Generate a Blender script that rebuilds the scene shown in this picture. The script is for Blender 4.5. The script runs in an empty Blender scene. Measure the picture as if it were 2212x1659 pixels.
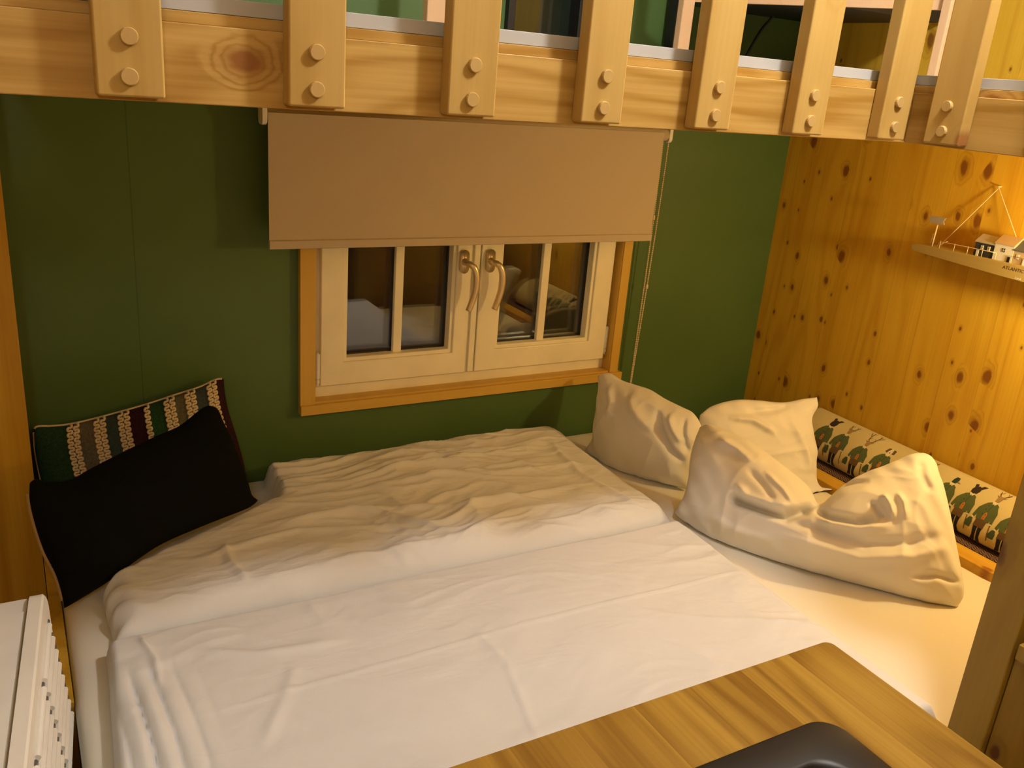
import bpy, bmesh, math, random
from mathutils import Vector, Matrix, noise
from math import sin, cos, pi, sqrt, exp, radians
random.seed(7)
C = bpy.context.scene.collection
# ---------------------------------------------------------------- camera
F = 1908.66; YAW, PITCH, ROLL = -0.533054507, 0.338598661, 0.0842904039
CAM = Vector((0, 0, 1.6))
B0 = Matrix(((1,0,0),(0,0,-1),(0,1,0)))
YA = Matrix(((cos(YAW),sin(YAW),0),(-sin(YAW),cos(YAW),0),(0,0,1)))
PM = Matrix(((1,0,0),(0,cos(PITCH),-sin(PITCH)),(0,sin(PITCH),cos(PITCH))))
RM = Matrix(((cos(ROLL),-sin(ROLL),0),(sin(ROLL),cos(ROLL),0),(0,0,1)))
R = RM @ PM @ B0 @ YA                      # world -> camera (x right, y down, z forward)
cd = bpy.data.cameras.new('camera'); cam = bpy.data.objects.new('camera', cd); C.objects.link(cam)
Rt = R.transposed()
rx, ry, rz = Rt.col[0], Rt.col[1], Rt.col[2]
M = Matrix((rx, -ry, -rz)).transposed().to_4x4(); M.translation = CAM
cam.matrix_world = M
cd.sensor_width = 36; cd.lens = F/2212*36; cd.clip_start = 0.02; cd.clip_end = 50
bpy.context.scene.camera = cam

def ray(px, py): return Rt @ Vector(((px-1106)/F, (py-829.5)/F, 1))
def at(axis, v, px, py):
    r = ray(px, py); t = (v-CAM[axis])/r[axis]; return CAM + r*t
def onplane(P, n, px, py):
    r = ray(px, py); t = (P-CAM).dot(n)/r.dot(n); return CAM + r*t

# ---------------------------------------------------------------- materials
def nt(name):
    m = bpy.data.materials.new(name); m.use_nodes = True
    t = m.node_tree; t.nodes.clear()
    o = t.nodes.new('ShaderNodeOutputMaterial'); b = t.nodes.new('ShaderNodeBsdfPrincipled')
    t.links.new(b.outputs[0], o.inputs[0])
    return m, t, b
class N:
    def __init__(s, t): s.t = t
    def n(s, k, **kw):
        x = s.t.nodes.new(k)
        for a, v in kw.items(): setattr(x, a, v)
        return x
    def l(s, a, b): s.t.links.new(a, b)
    def math(s, op, a, b=None, c=None, clamp=False):
        x = s.n('ShaderNodeMath', operation=op, use_clamp=clamp)
        for i, v in enumerate((a, b, c)):
            if v is None: continue
            if isinstance(v, (int, float)): x.inputs[i].default_value = v
            else: s.l(v, x.inputs[i])
        return x.outputs[0]
    def mix(s, f, a, b, mode='MIX'):
        x = s.n('ShaderNodeMix', data_type='RGBA', blend_type=mode)
        for i, v in ((0, f), (6, a), (7, b)):
            if isinstance(v, (int, float)): x.inputs[i].default_value = v
            elif isinstance(v, tuple): x.inputs[i].default_value = (*v, 1)
            else: s.l(v, x.inputs[i])
        return x.outputs[2]
    def mr(s, v, a, b, c=0.0, d=1.0):
        x = s.n('ShaderNodeMapRange'); x.interpolation_type = 'SMOOTHSTEP'
        s.l(v, x.inputs[0])
        for i, q in enumerate((a, b, c, d)): x.inputs[i+1].default_value = q
        return x.outputs[0]
    def bump(s, b, h, strength, dist):
        x = s.n('ShaderNodeBump'); x.inputs['Strength'].default_value = strength; x.inputs['Distance'].default_value = dist
        s.l(h, x.inputs['Height']); s.l(x.outputs[0], b.inputs['Normal'])
def plain(name, col, rough=.5, metal=0, spec=.5, bump=None, emit=None, sheen=0):
    m, t, b = nt(name)
    b.inputs['Base Color'].default_value = (*col, 1); b.inputs['Roughness'].default_value = rough
    b.inputs['Metallic'].default_value = metal; b.inputs['Specular IOR Level'].default_value = spec
    if sheen: b.inputs['Sheen Weight'].default_value = sheen
    q = N(t)
    tc = q.n('ShaderNodeTexCoord'); ns = q.n('ShaderNodeTexNoise'); q.l(tc.outputs['Object'], ns.inputs[0])
    ns.inputs['Scale'].default_value = bump[0] if bump else 8
    ns.inputs['Detail'].default_value = 3
    v = q.mr(ns.outputs[0], .3, .7, .94, 1.04)
    q.l(q.mix(1.0, col, v, 'MULTIPLY'), b.inputs['Base Color'])
    if bump: q.bump(b, ns.outputs[0], bump[1], bump[2])
    if emit: b.inputs['Emission Color'].default_value = (*emit[0], 1); b.inputs['Emission Strength'].default_value = emit[1]
    return m
def wood(name, light, dark, knot, axis='Z', u='X', v='Y', rings=13, plank=0, kn=3.0, kthr=.5, rough=.45, ksz=.12, contrast=1.0, bl=0.0, stave=0, seed=0.0, seam=.55, prnd=.34):
    """axis: along the grain; u, v: across it."""
    m, t, b = nt(name); q = N(t)
    tc = q.n('ShaderNodeTexCoord'); oi = q.n('ShaderNodeObjectInfo')
    sp = q.n('ShaderNodeSeparateXYZ'); q.l(tc.outputs['Object'], sp.inputs[0])
    ax = {'X': sp.outputs[0], 'Y': sp.outputs[1], 'Z': sp.outputs[2]}
    L = q.math('ADD', q.math('ADD', ax[axis], q.math('MULTIPLY', oi.outputs['Random'], 7.3)), seed); U = ax[u]; V = ax[v]
    if plank:
        pu = q.math('DIVIDE', U, plank); pid = q.math('FLOOR', pu); fr = q.math('FRACT', pu)
        wn = q.n('ShaderNodeTexWhiteNoise', noise_dimensions='2D')
        cv = q.n('ShaderNodeCombineXYZ'); q.l(pid, cv.inputs[0])
        if stave:
            w0 = q.n('ShaderNodeTexWhiteNoise', noise_dimensions='1D'); q.l(pid, w0.inputs['W'])
            q.l(q.math('FLOOR', q.math('ADD', q.math('DIVIDE', L, stave), w0.outputs[0])), cv.inputs[1])
        q.l(cv.outputs[0], wn.inputs[0])
        rnd = wn.outputs[0]
        L2 = q.math('ADD', L, q.math('MULTIPLY', rnd, 5.0)); U2 = q.math('ADD', U, q.math('MULTIPLY', rnd, 3.0))
    else:
        L2, U2 = L, q.math('ADD', U, q.math('MULTIPLY', oi.outputs['Random'], 3.1)); rnd = None
    def vec(sl, su, sv=None):
        c = q.n('ShaderNodeCombineXYZ')
        q.l(q.math('MULTIPLY', L2, sl), c.inputs[0]); q.l(q.math('MULTIPLY', U2, su), c.inputs[1]); q.l(q.math('MULTIPLY', V, su if sv is None else sv), c.inputs[2])
        return c.outputs[0]
    # knots
    vo = q.n('ShaderNodeTexVoronoi', voronoi_dimensions='2D'); vo.inputs['Scale'].default_value = 1
    q.l(vec(kn*.62, kn*1.0), vo.inputs[0])
    kn_ = q.n('ShaderNodeTexNoise'); kn_.inputs['Scale'].default_value = 1; q.l(vec(30, 60), kn_.inputs[0])
    sc = q.n('ShaderNodeSeparateColor'); q.l(vo.outputs['Color'], sc.inputs[0])
    has = q.math('GREATER_THAN', sc.outputs[0], kthr)
    size = q.math('MULTIPLY_ADD', q.math('POWER', sc.outputs[1], 2.5), ksz, ksz*.28)
    kd = q.math('ADD', q.math('DIVIDE', vo.outputs['Distance'], size), q.math('MULTIPLY_ADD', kn_.outputs[0], .9, -.45))
    kmask = q.math('MULTIPLY', q.mr(kd, .55, 1.15, 1, 0), has)
    halo = q.math('MULTIPLY', q.mr(kd, .4, 2.6, 1, 0), has)
    # rings
    n1 = q.n('ShaderNodeTexNoise'); n1.inputs['Scale'].default_value = 1; n1.inputs['Detail'].default_value = 2; n1.inputs['Roughness'].default_value = .45
    q.l(vec(.55, 4.5), n1.inputs[0])
    w = q.math('MULTIPLY', q.math('ADD', n1.outputs[0], q.math('MULTIPLY', halo, .18)), rings*2*pi/2)
    sn = q.math('MULTIPLY_ADD', q.math('SINE', w), .5, .5)
    sn = q.math('POWER', sn, 2.2)
    n2 = q.n('ShaderNodeTexNoise'); n2.inputs['Scale'].default_value = 1; n2.inputs['Detail'].default_value = 3
    q.l(vec(3, 170), n2.inputs[0])
    n3 = q.n('ShaderNodeTexNoise'); n3.inputs['Scale'].default_value = 1; n3.inputs['Detail'].default_value = 2
    q.l(vec(.8, 14), n3.inputs[0])
    f = q.math('ADD', q.math('MULTIPLY', sn, .42*contrast), q.math('MULTIPLY', q.mr(n2.outputs[0], .3, .7), .22*contrast))
    f = q.math('ADD', f, q.math('MULTIPLY', q.mr(n3.outputs[0], .3, .75), .3*contrast))
    if rnd is not None: f = q.math('ADD', f, q.math('MULTIPLY_ADD', rnd, prnd, -prnd*.35))
    col = q.mix(q.math('MULTIPLY', f, 1.0, clamp=True), light, dark)
    col = q.mix(q.math('MULTIPLY', halo, .32), col, knot)
    col = q.mix(q.math('MULTIPLY', kmask, .85), col, knot)
    if plank:
        e = q.math('LESS_THAN', fr, .0016/plank*1.0)
        col = q.mix(q.math('MULTIPLY', e, seam), col, knot)
    q.l(col, b.inputs['Base Color']); b.inputs['Roughness'].default_value = rough
    b.inputs['Specular IOR Level'].default_value = .35
    q.bump(b, f, .12, .002)
    return m
def cloth(name, col, weave=900, rough=.9, sheen=.2, wr=.35, wd=.006, wsc=9, stretch=(1,1,1), var=.0, ridge=None):
    m, t, b = nt(name); q = N(t)
    tc = q.n('ShaderNodeTexCoord')
    mp = q.n('ShaderNodeMapping'); mp.inputs['Scale'].default_value = stretch; q.l(tc.outputs['Object'], mp.inputs[0])
    a = q.n('ShaderNodeTexNoise'); a.inputs['Scale'].default_value = wsc; a.inputs['Detail'].default_value = 3; a.inputs['Distortion'].default_value = .6; q.l(mp.outputs[0], a.inputs[0])
    w = q.n('ShaderNodeTexNoise'); w.inputs['Scale'].default_value = weave; q.l(tc.outputs['Object'], w.inputs[0])
    h = q.math('ADD', a.outputs[0], q.math('MULTIPLY', w.outputs[0], .04))
    if ridge:
        g = q.n('ShaderNodeTexNoise', noise_type='RIDGED_MULTIFRACTAL'); g.inputs['Scale'].default_value = ridge[0]; g.inputs['Detail'].default_value = 3; g.inputs['Distortion'].default_value = 1.2
        q.l(mp.outputs[0], g.inputs[0]); h = q.math('ADD', h, q.math('MULTIPLY', g.outputs[0], ridge[1]))
    q.bump(b, h, wr, wd)
    vv = q.mr(w.outputs[0], .3, .7, 1-var-.03, 1.0)
    q.l(q.mix(1.0, col, vv, 'MULTIPLY'), b.inputs['Base Color'])
    b.inputs['Roughness'].default_value = rough; b.inputs['Sheen Weight'].default_value = sheen; b.inputs['Specular IOR Level'].default_value = .15
    return m

beam_w = dict(contrast=1.35, light=(.56,.36,.105), dark=(.36,.195,.034), knot=(.25,.09,.02))
m_beam = wood('pine_beam_x', axis='X', u='Z', v='Y', rings=34, kn=4, kthr=.66, ksz=.16, seed=1.2, **beam_w)
m_beamy = wood('pine_beam_y', axis='Y', u='Z', v='X', rings=30, kn=6, kthr=.5, ksz=.16, **beam_w)
m_bal = wood('pine_baluster', axis='Z', u='X', v='Y', rings=16, kn=6, kthr=.62, ksz=.12, light=(.52,.345,.105), dark=(.40,.235,.05), knot=(.28,.11,.03), contrast=.8)
m_baly = wood('pine_baluster_side', axis='Z', u='Y', v='X', rings=16, kn=6, kthr=.62, ksz=.12, light=(.52,.345,.105), dark=(.40,.235,.05), knot=(.28,.11,.03), contrast=.8)
m_peg = wood('beech_peg', axis='Z', u='X', v='Y', rings=4, kthr=2, light=(.52,.35,.125), dark=(.43,.26,.08), knot=(.4,.2,.05), contrast=.6)
m_pink = wood('pale_beech', axis='Z', u='X', v='Y', rings=4, kthr=2, light=(.70,.46,.27), dark=(.62,.38,.20), knot=(.5,.25,.1), contrast=.7)
m_wallr = wood('pine_panelling', axis='Z', u='Y', v='X', rings=24, plank=.118, kn=13, kthr=.56, ksz=.16, rough=.38, light=(.78,.50,.045), dark=(.56,.28,.012), knot=(.20,.06,.008), contrast=.8, seam=.22, prnd=.16)
m_walll = wood('pine_side_panel', axis='Z', u='X', v='Y', rings=12, plank=.14, kn=4, kthr=.6, ksz=.06, rough=.4, light=(.66,.41,.045), dark=(.46,.24,.014), knot=(.17,.05,.01))
m_ledge = wood('pine_ledge', axis='Y', u='X', v='Z', rings=9, kthr=.8, light=(.74,.46,.06), dark=(.58,.30,.025), knot=(.3,.1,.02))
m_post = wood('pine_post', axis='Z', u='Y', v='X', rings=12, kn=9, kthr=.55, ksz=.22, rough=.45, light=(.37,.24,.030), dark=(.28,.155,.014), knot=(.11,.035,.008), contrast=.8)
m_casing = wood('pine_casing', axis='Z', u='X', v='Y', rings=6, kthr=.9, light=(.70,.46,.09), dark=(.58,.33,.045), knot=(.3,.1,.02), contrast=.8)
m_sill = wood('pine_sill', axis='X', u='Z', v='Y', rings=6, kthr=.9, light=(.70,.46,.09), dark=(.58,.33,.045), knot=(.3,.1,.02), contrast=.8)
m_counter = wood('oak_worktop', axis='Y', u='X', v='Z', rings=30, plank=.085, stave=.7, kn=3, kthr=.8, ksz=.05, rough=.33, seam=.1, prnd=.2, light=(.36,.21,.032), dark=(.19,.09,.009), knot=(.16,.06,.012), contrast=1.25)
m_floor = wood('floor_boards', axis='Y', u='X', v='Z', rings=8, plank=.16, light=(.42,.25,.1), dark=(.3,.16,.05), knot=(.15,.06,.02))
m_shelf = wood('driftwood_board', axis='Y', u='Z', v='X', rings=8, kthr=2, light=(.44,.33,.12), dark=(.32,.21,.06), knot=(.2,.1,.05), contrast=.6)
m_strip = plain('grey_white_edging', (.47,.47,.455), .4)
m_white = plain('white_plastic', (.83,.82,.78), .35)
m_wframe = plain('white_window_profile', (.90,.83,.60), .3)
m_rubber = plain('black_gasket', (.02,.02,.02), .6)
m_ceil = plain('ceiling_paint', (.78,.70,.56), .8)
m_black = plain('black_metal', (.012,.012,.013), .4)
m_bronze = plain('champagne_metal', (.80,.66,.40), .32, metal=.75)
m_steel = plain('steel_pin', (.6,.58,.55), .3, metal=1)
m_sink = plain('black_composite', (.009,.0085,.008), .42, spec=.35, bump=(900,.05,.0005))
m_duvet_a = cloth('white_cotton_front', (.73,.735,.745), wr=.6, wd=.012, wsc=5, stretch=(1,2.2,1), ridge=(2.2,.22))
m_duvet_b = cloth('white_cotton_back', (.76,.765,.77), wr=.7, wd=.012, wsc=6, stretch=(1,2.6,1), ridge=(3.0,.35))
m_sheet = cloth('fitted_sheet', (.80,.755,.64), wr=.12, wd=.006, wsc=4)
m_pillow = cloth('pillow_cotton', (.82,.79,.72), wr=.45, wd=.009, wsc=7, ridge=(4,.22))
m_blind = cloth('blind_fabric', (.58,.49,.36), weave=1400, wr=.10, wd=.001, wsc=3, sheen=0, var=.06)
m_velvet = cloth('black_velvet', (.0025,.003,.003), wr=.3, wd=.01, wsc=5, sheen=.0)
m_tan = cloth('tan_backing', (.45,.30,.12), wsc=20)
m_cord = cloth('cream_cord', (.74,.60,.38), wsc=300, wr=.3, wd=.001)
m_bolster = cloth('linen_print_ground', (.62,.51,.25), weave=1100, wr=.15, wd=.003, wsc=6, var=.1)
def green():
    m, t, b = nt('green_wall_paint'); q = N(t)
    tc = q.n('ShaderNodeTexCoord'); sp = q.n('ShaderNodeSeparateXYZ'); q.l(tc.outputs['Object'], sp.inputs[0])
    ns = q.n('ShaderNodeTexNoise'); ns.inputs['Scale'].default_value = 450; q.l(tc.outputs['Object'], ns.inputs[0])
    n2 = q.n('ShaderNodeTexNoise'); n2.inputs['Scale'].default_value = 3; q.l(tc.outputs['Object'], n2.inputs[0])
    col = q.mix(q.mr(n2.outputs[0], .3, .7), (.078,.145,.038), (.090,.162,.043))
    for x0 in (.26, 1.83):
        e = q.math('LESS_THAN', q.math('ABSOLUTE', q.math('SUBTRACT', sp.outputs[0], x0)), .0012)
        col = q.mix(q.math('MULTIPLY', e, .5), col, (.02,.06,.02))
    q.l(col, b.inputs['Base Color']); b.inputs['Roughness'].default_value = .48; b.inputs['Specular IOR Level'].default_value = .4
    q.bump(b, ns.outputs[0], .08, .001)
    return m
m_green = green()
def glass():
    m = bpy.data.materials.new('window_glass'); m.use_nodes = True; t = m.node_tree; t.nodes.clear(); q = N(t)
    o = q.n('ShaderNodeOutputMaterial'); g = q.n('ShaderNodeBsdfGlossy'); g.inputs['Roughness'].default_value = .0; g.inputs['Color'].default_value = (1,1,1,1)
    tr = q.n('ShaderNodeBsdfTransparent'); tr.inputs['Color'].default_value = (.93,.95,.96,1)
    fr = q.n('ShaderNodeFresnel'); fr.inputs['IOR'].default_value = 1.52
    mx = q.n('ShaderNodeMixShader'); q.l(fr.outputs[0], mx.inputs[0]); q.l(tr.outputs[0], mx.inputs[1]); q.l(g.outputs[0], mx.inputs[2]); q.l(mx.outputs[0], o.inputs[0])
    return m
m_glass = glass()
m_dglass = plain('dark_glass', (.012,.020,.014), .03, spec=.8)
def stripes():
    m, t, b = nt('striped_tweed'); q = N(t)
    uv = q.n('ShaderNodeUVMap'); sp = q.n('ShaderNodeSeparateXYZ'); q.l(uv.outputs[0], sp.inputs[0])
    cr = q.n('ShaderNodeValToRGB'); cr.color_ramp.interpolation = 'CONSTANT'
    cols = [(0,(.022,.060,.024)),(.20,(.13,.12,.085)),(.33,(.045,.070,.065)),(.455,(.035,.012,.018)),(.575,(.022,.066,.024)),(.70,(.13,.12,.075)),(.81,(.055,.075,.07)),(.935,(.035,.012,.018))]
    el = cr.color_ramp.elements
    while len(el) < len(cols): el.new(.5)
    for e, (p, c) in zip(el, cols): e.position = p
    for e, (p, c) in zip(el, cols): e.color = (*c, 1)
    q.l(sp.outputs[0], cr.inputs[0])
    ns = q.n('ShaderNodeTexNoise'); ns.inputs['Scale'].default_value = 260; tc = q.n('ShaderNodeTexCoord'); q.l(tc.outputs['Object'], ns.inputs[0])
    q.l(q.mix(1.0, cr.outputs[0], q.mr(ns.outputs[0], .3, .7, .75, 1.2), 'MULTIPLY'), b.inputs['Base Color'])
    b.inputs['Roughness'].default_value = .9; b.inputs['Specular IOR Level'].default_value = .1; q.bump(b, ns.outputs[0], .4, .002)
    return m
m_stripes = stripes()
def matpattern():
    m, t, b = nt('woven_mat_pattern'); q = N(t)
    tc = q.n('ShaderNodeTexCoord'); sp = q.n('ShaderNodeSeparateXYZ'); q.l(tc.outputs['Object'], sp.inputs[0])
    z = q.math('ABSOLUTE', q.math('SUBTRACT', q.math('FRACT', q.math('MULTIPLY', sp.outputs[1], 45)), .5))
    s = q.math('FRACT', q.math('ADD', q.math('MULTIPLY', sp.outputs[0], 110), q.math('MULTIPLY', z, 2)))
    q.l(q.mix(q.math('GREATER_THAN', s, .72), (.045,.014,.012), (.30,.20,.12)), b.inputs['Base Color'])
    b.inputs['Roughness'].default_value = .9
    return m
m_mat = matpattern()

# ---------------------------------------------------------------- mesh helpers
def wloc(p):
    return Vector((0,0,0)) if p is None else p.location + wloc(p.parent)
def obj(name, bm, mat, parent=None, smooth=False, bevel=0, seg=2, sub=0, origin=None):
    me = bpy.data.meshes.new(name)
    o = bpy.data.objects.new(name, me); C.objects.link(o)
    if parent is not None: o.parent = parent
    base = wloc(parent)
    if origin is not None:
        o.location = Vector(origin) - base; base = Vector(origin)
    bmesh.ops.translate(bm, verts=bm.verts, vec=-base)
    bmesh.ops.recalc_face_normals(bm, faces=bm.faces)
    bm.to_mesh(me); bm.free()
    if smooth:
        for p in me.polygons: p.use_smooth = True
    for x in (mat if isinstance(mat, (list, tuple)) else [mat]): me.materials.append(x)
    if bevel:
        md = o.modifiers.new('bevel', 'BEVEL'); md.width = bevel; md.segments = seg; md.limit_method = 'ANGLE'; md.angle_limit = radians(40)
        for p in me.polygons: p.use_smooth = True
        md.harden_normals = True
    if sub:
        md = o.modifiers.new('sub', 'SUBSURF'); md.levels = sub; md.render_levels = sub
    return o
def thing(name, label, cat, loc, group=None):
    o = bpy.data.objects.new(name, None); C.objects.link(o); o.location = loc; o.empty_display_size = .05
    return tag(o, label, cat, group)
def tag(o, label, cat, group=None):
    o['label'] = label; o['category'] = cat
    if group: o['group'] = group
    return o
def struct(o): o['kind'] = 'structure'; return o
def lab(o, l): o['label'] = l; return o
def box(bm, x0, x1, y0, y1, z0, z1):
    v = [bm.verts.new(p) for p in ((x0,y0,z0),(x1,y0,z0),(x1,y1,z0),(x0,y1,z0),(x0,y0,z1),(x1,y0,z1),(x1,y1,z1),(x0,y1,z1))]
    for f in ((0,3,2,1),(4,5,6,7),(0,1,5,4),(1,2,6,5),(2,3,7,6),(3,0,4,7)): bm.faces.new([v[i] for i in f])
    return v
def B(*bs):
    bm = bmesh.new()
    for b in bs: box(bm, *b)
    return bm
def tube(bm, pts, r, seg=8, cap=True, flat=1.0, up=None):
    pts = [Vector(p) for p in pts]; n = len(pts)
    rr = r if isinstance(r, (list, tuple)) else [r]*n
    rings = []; prev = None
    for i, p in enumerate(pts):
        d = (pts[min(i+1,n-1)]-pts[max(i-1,0)]).normalized()
        a = up or prev or (Vector((0,0,1)) if abs(d.z) < .9 else Vector((1,0,0)))
        s = d.cross(a).normalized(); a2 = s.cross(d).normalized(); prev = a2
        rings.append([bm.verts.new(p + s*cos(2*pi*k/seg)*rr[i] + a2*sin(2*pi*k/seg)*rr[i]*flat) for k in range(seg)])
    for i in range(n-1):
        for k in range(seg):
            bm.faces.new((rings[i][k], rings[i][(k+1)%seg], rings[i+1][(k+1)%seg], rings[i+1][k]))
    if cap: bm.faces.new(rings[0][::-1]); bm.faces.new(rings[-1])
def prism(bm, pts, fn, d0, d1):
    a = [bm.verts.new(fn(x, y, d0)) for x, y in pts]; b = [bm.verts.new(fn(x, y, d1)) for x, y in pts]
    n = len(pts)
    bm.faces.new(a[::-1]); bm.faces.new(b)
    for i in range(n): bm.faces.new((a[i], a[(i+1)%n], b[(i+1)%n], b[i]))
def rrect(x0, x1, y0, y1, r, k=6):
    out = []
    for cx, cy, a in ((x1-r,y1-r,0),(x0+r,y1-r,90),(x0+r,y0+r,180),(x1-r,y0+r,270)):
        for i in range(k+1):
            t = radians(a+90*i/k); out.append((cx+r*cos(t), cy+r*sin(t)))
    return out
def loops(bm, ls, cap0=False, cap1=False):
    vs = [[bm.verts.new(p) for p in l] for l in ls]; n = len(vs[0])
    for a, b in zip(vs, vs[1:]):
        for i in range(n): bm.faces.new((a[i], a[(i+1)%n], b[(i+1)%n], b[i]))
    if cap0: bm.faces.new(vs[0][::-1])
    if cap1: bm.faces.new(vs[-1])
def sphere(bm, c, r, u=6, v=4):
    bmesh.ops.create_uvsphere(bm, u_segments=u, v_segments=v, radius=r, matrix=Matrix.Translation(c))
def catmull(pts, n):
    """smooth arc-length resampling of a polyline"""
    P = [Vector(p) for p in pts]; dense = []
    for i in range(len(P)-1):
        p0 = P[i-1] if i else P[0]*2-P[1]; p1, p2 = P[i], P[i+1]; p3 = P[i+2] if i+2 < len(P) else P[-1]*2-P[-2]
        for k in range(16):
            t = k/16; dense.append(.5*((2*p1)+(p2-p0)*t+(2*p0-5*p1+4*p2-p3)*t*t+(3*p1-p0-3*p2+p3)*t**3))
    dense.append(P[-1])
    L = [0]
    for a, b in zip(dense, dense[1:]): L.append(L[-1]+(b-a).length)
    out = []; j = 0
    for i in range(n+1):
        s = L[-1]*i/n
        while j < len(L)-2 and L[j+1] < s: j += 1
        t = (s-L[j])/max(L[j+1]-L[j], 1e-9); out.append(dense[j].lerp(dense[j+1], min(1, max(0, t))))
    return out
def fbm(p, o=3):
    s = 0; a = 1; f = 1
    for _ in range(o): s += a*noise.noise(p*f); a *= .5; f *= 2.1
    return s
def segdist(p, poly):
    best = 9; bt = 0; side = 0
    tot = len(poly)-1
    for i in range(tot):
        a, b = poly[i], poly[i+1]; ab = b-a; t = max(0, min(1, (p-a).dot(ab)/max(ab.dot(ab), 1e-9))); q = a+ab*t; d = (p-q).length
        if d < best: best = d; bt = (i+t)/tot; side = 1 if ab.x*(p-a).y-ab.y*(p-a).x > 0 else -1
    return best, bt, side

# ---------------------------------------------------------------- the room
X1 = 2.388; Y1 = 2.3; XL = -1.3; YF = -1.6; ZC = 2.6
bm = B((XL,X1+.1,YF-.1,Y1+.1,-.06,0)); struct(obj('floor', bm, m_floor))
bm = B((XL,X1+.1,YF-.1,Y1+.1,ZC,ZC+.05)); struct(obj('ceiling', bm, m_ceil))
wx0, wx1, wz0, wz1 = .700, 1.728, .672, 1.42
ux0, ux1, uz0, uz1 = 1.236, 1.485, 1.66, 2.15
bm = B((XL,wx0,Y1,Y1+.12,0,1.6),(wx1,X1+.1,Y1,Y1+.12,0,1.6),(wx0,wx1,Y1,Y1+.12,0,wz0),(wx0,wx1,Y1,Y1+.12,wz1,1.6),
       (XL,ux0,Y1,Y1+.12,1.6,ZC),(ux1,X1+.1,Y1,Y1+.12,1.6,ZC),(ux0,ux1,Y1,Y1+.12,1.6,uz0),(ux0,ux1,Y1,Y1+.12,uz1,ZC))
struct(obj('wall_back', bm, m_green))
struct(obj('wall_right', B((X1,X1+.1,YF,Y1,0,ZC)), m_wallr))
struct(obj('wall_left', B((XL-.1,XL,YF,Y1,0,ZC)), m_walll))
struct(obj('wall_front', B((XL,X1,YF-.1,YF,0,ZC)), m_walll))
# the boarded box at the foot of the bed
w = obj('wooden_partition', B((-.62,-.006,2.14,Y1,0,1.6)), m_walll); 
tag(w, 'narrow orange pine panel at the left edge beside the green wall', 'panel')

# ---------------------------------------------------------------- window
win = bpy.data.objects.new('window_1', None); C.objects.link(win); win.location = (1.21, Y1, wz0); struct(win)
yf = 2.325
def frame_bm(x0, x1, z0, z1, w, y0, y1, wb=None, wt=None):
    wb = wb or w; wt = wt or w
    bm = bmesh.new()
    def L(a, b, c, d, y): return [(a,y,c),(b,y,c),(b,y,d),(a,y,d)]
    loops(bm, [L(x0,x1,z0,z1,y0), L(x0+w,x1-w,z0+wb,z1-wt,y0), L(x0+w,x1-w,z0+wb,z1-wt,y1), L(x0,x1,z0,z1,y1), L(x0,x1,z0,z1,y0)])
    bmesh.ops.remove_doubles(bm, verts=bm.verts, dist=1e-6)
    return bm
obj('window_frame', frame_bm(wx0, wx1, wz0, wz1, .05, yf, yf+.06), m_wframe, win, bevel=.002)
mid = 1.214
def sash(x0, x1, hx, far):
    s = obj('sash', frame_bm(x0, x1, .712, 1.385, .068, yf-.018, yf+.045), m_wframe, win, bevel=.004, origin=(x0, yf, .712))
    # inner glazing bead
    bd = obj('glazing_bead', frame_bm(x0+.066, x1-.066, .712+.066, 1.385-.066, .013, yf-.011, yf+.02), m_wframe, s, bevel=.003)
    xa, xb, za, zb = x0+.079, x1-.079, .791, 1.306
    bm = bmesh.new()
    for dy in (.022, .044): box(bm, xa, xb, yf+dy, yf+dy+.004, za, zb)
    lab(obj('pane', bm, m_glass, s), 'dark double glazing reflecting the room')
    obj('gasket', frame_bm(xa-.002, xb+.002, za-.002, zb+.002, .006, yf+.019, yf+.046), m_rubber, s)
    xm = (xa+xb)/2
    obj('glazing_bar', B((xm-.0135,xm+.0135,yf+.004,yf+.02,za-.004,zb+.004)), m_wframe, s, bevel=.003)
    # mitre joints
    # handle
    h = bmesh.new(); yy = yf-.018
    prism(h, rrect(hx-.014, hx+.014, 1.028, 1.098, .0138, 8), lambda a, b, d: (a, d, b), yy-.011, yy)
    sphere(h, Vector((hx, yy-.012, 1.063)), .0115, 12, 8)
    path = [(hx,yy-.010,1.064),(hx,yy-.028,1.063),(hx+.006,yy-.040,1.060),(hx+.014,yy-.045,1.052),(hx+.021,yy-.046,1.035),(hx+.0235,yy-.046,1.010),(hx+.022,yy-.046,.985),(hx+.017,yy-.045,.96),(hx+.008,yy-.044,.932),(hx+.004,yy-.044,.922)]
    path = [tuple(v) for v in catmull(path, 30)]
    tube(h, path, [.0105-.0012*abs(i/15-1) if i > 6 else .0095 for i in range(31)], 12)
    lab(obj('handle', h, m_bronze, s, smooth=True), 'curved champagne metal window handle')
    return s
sash(.730, mid-.006, 1.160, -1); sash(mid+.006, 1.708, 1.247, 1)
# astragal (covering strip on the left sash)
obj('cover_strip', B((mid-.022,mid-.002,yf-.026,yf-.016,.716,1.38)), m_wframe, win, bevel=.003)
for hx, hz in ((.7235, .722), (1.7145, .735)):
    h = bmesh.new(); tube(h, [(hx,yf-.013,hz),(hx,yf-.013,hz+.012)], .0055, 10); tube(h, [(hx,yf-.013,hz+.014),(hx,yf-.013,hz+.088)], .0062, 10)
    tube(h, [(hx,yf-.013,hz-.008),(hx,yf-.013,hz+.09)], .003, 8)
    o = obj('hinge', h, m_white, win, smooth=False)
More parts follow.
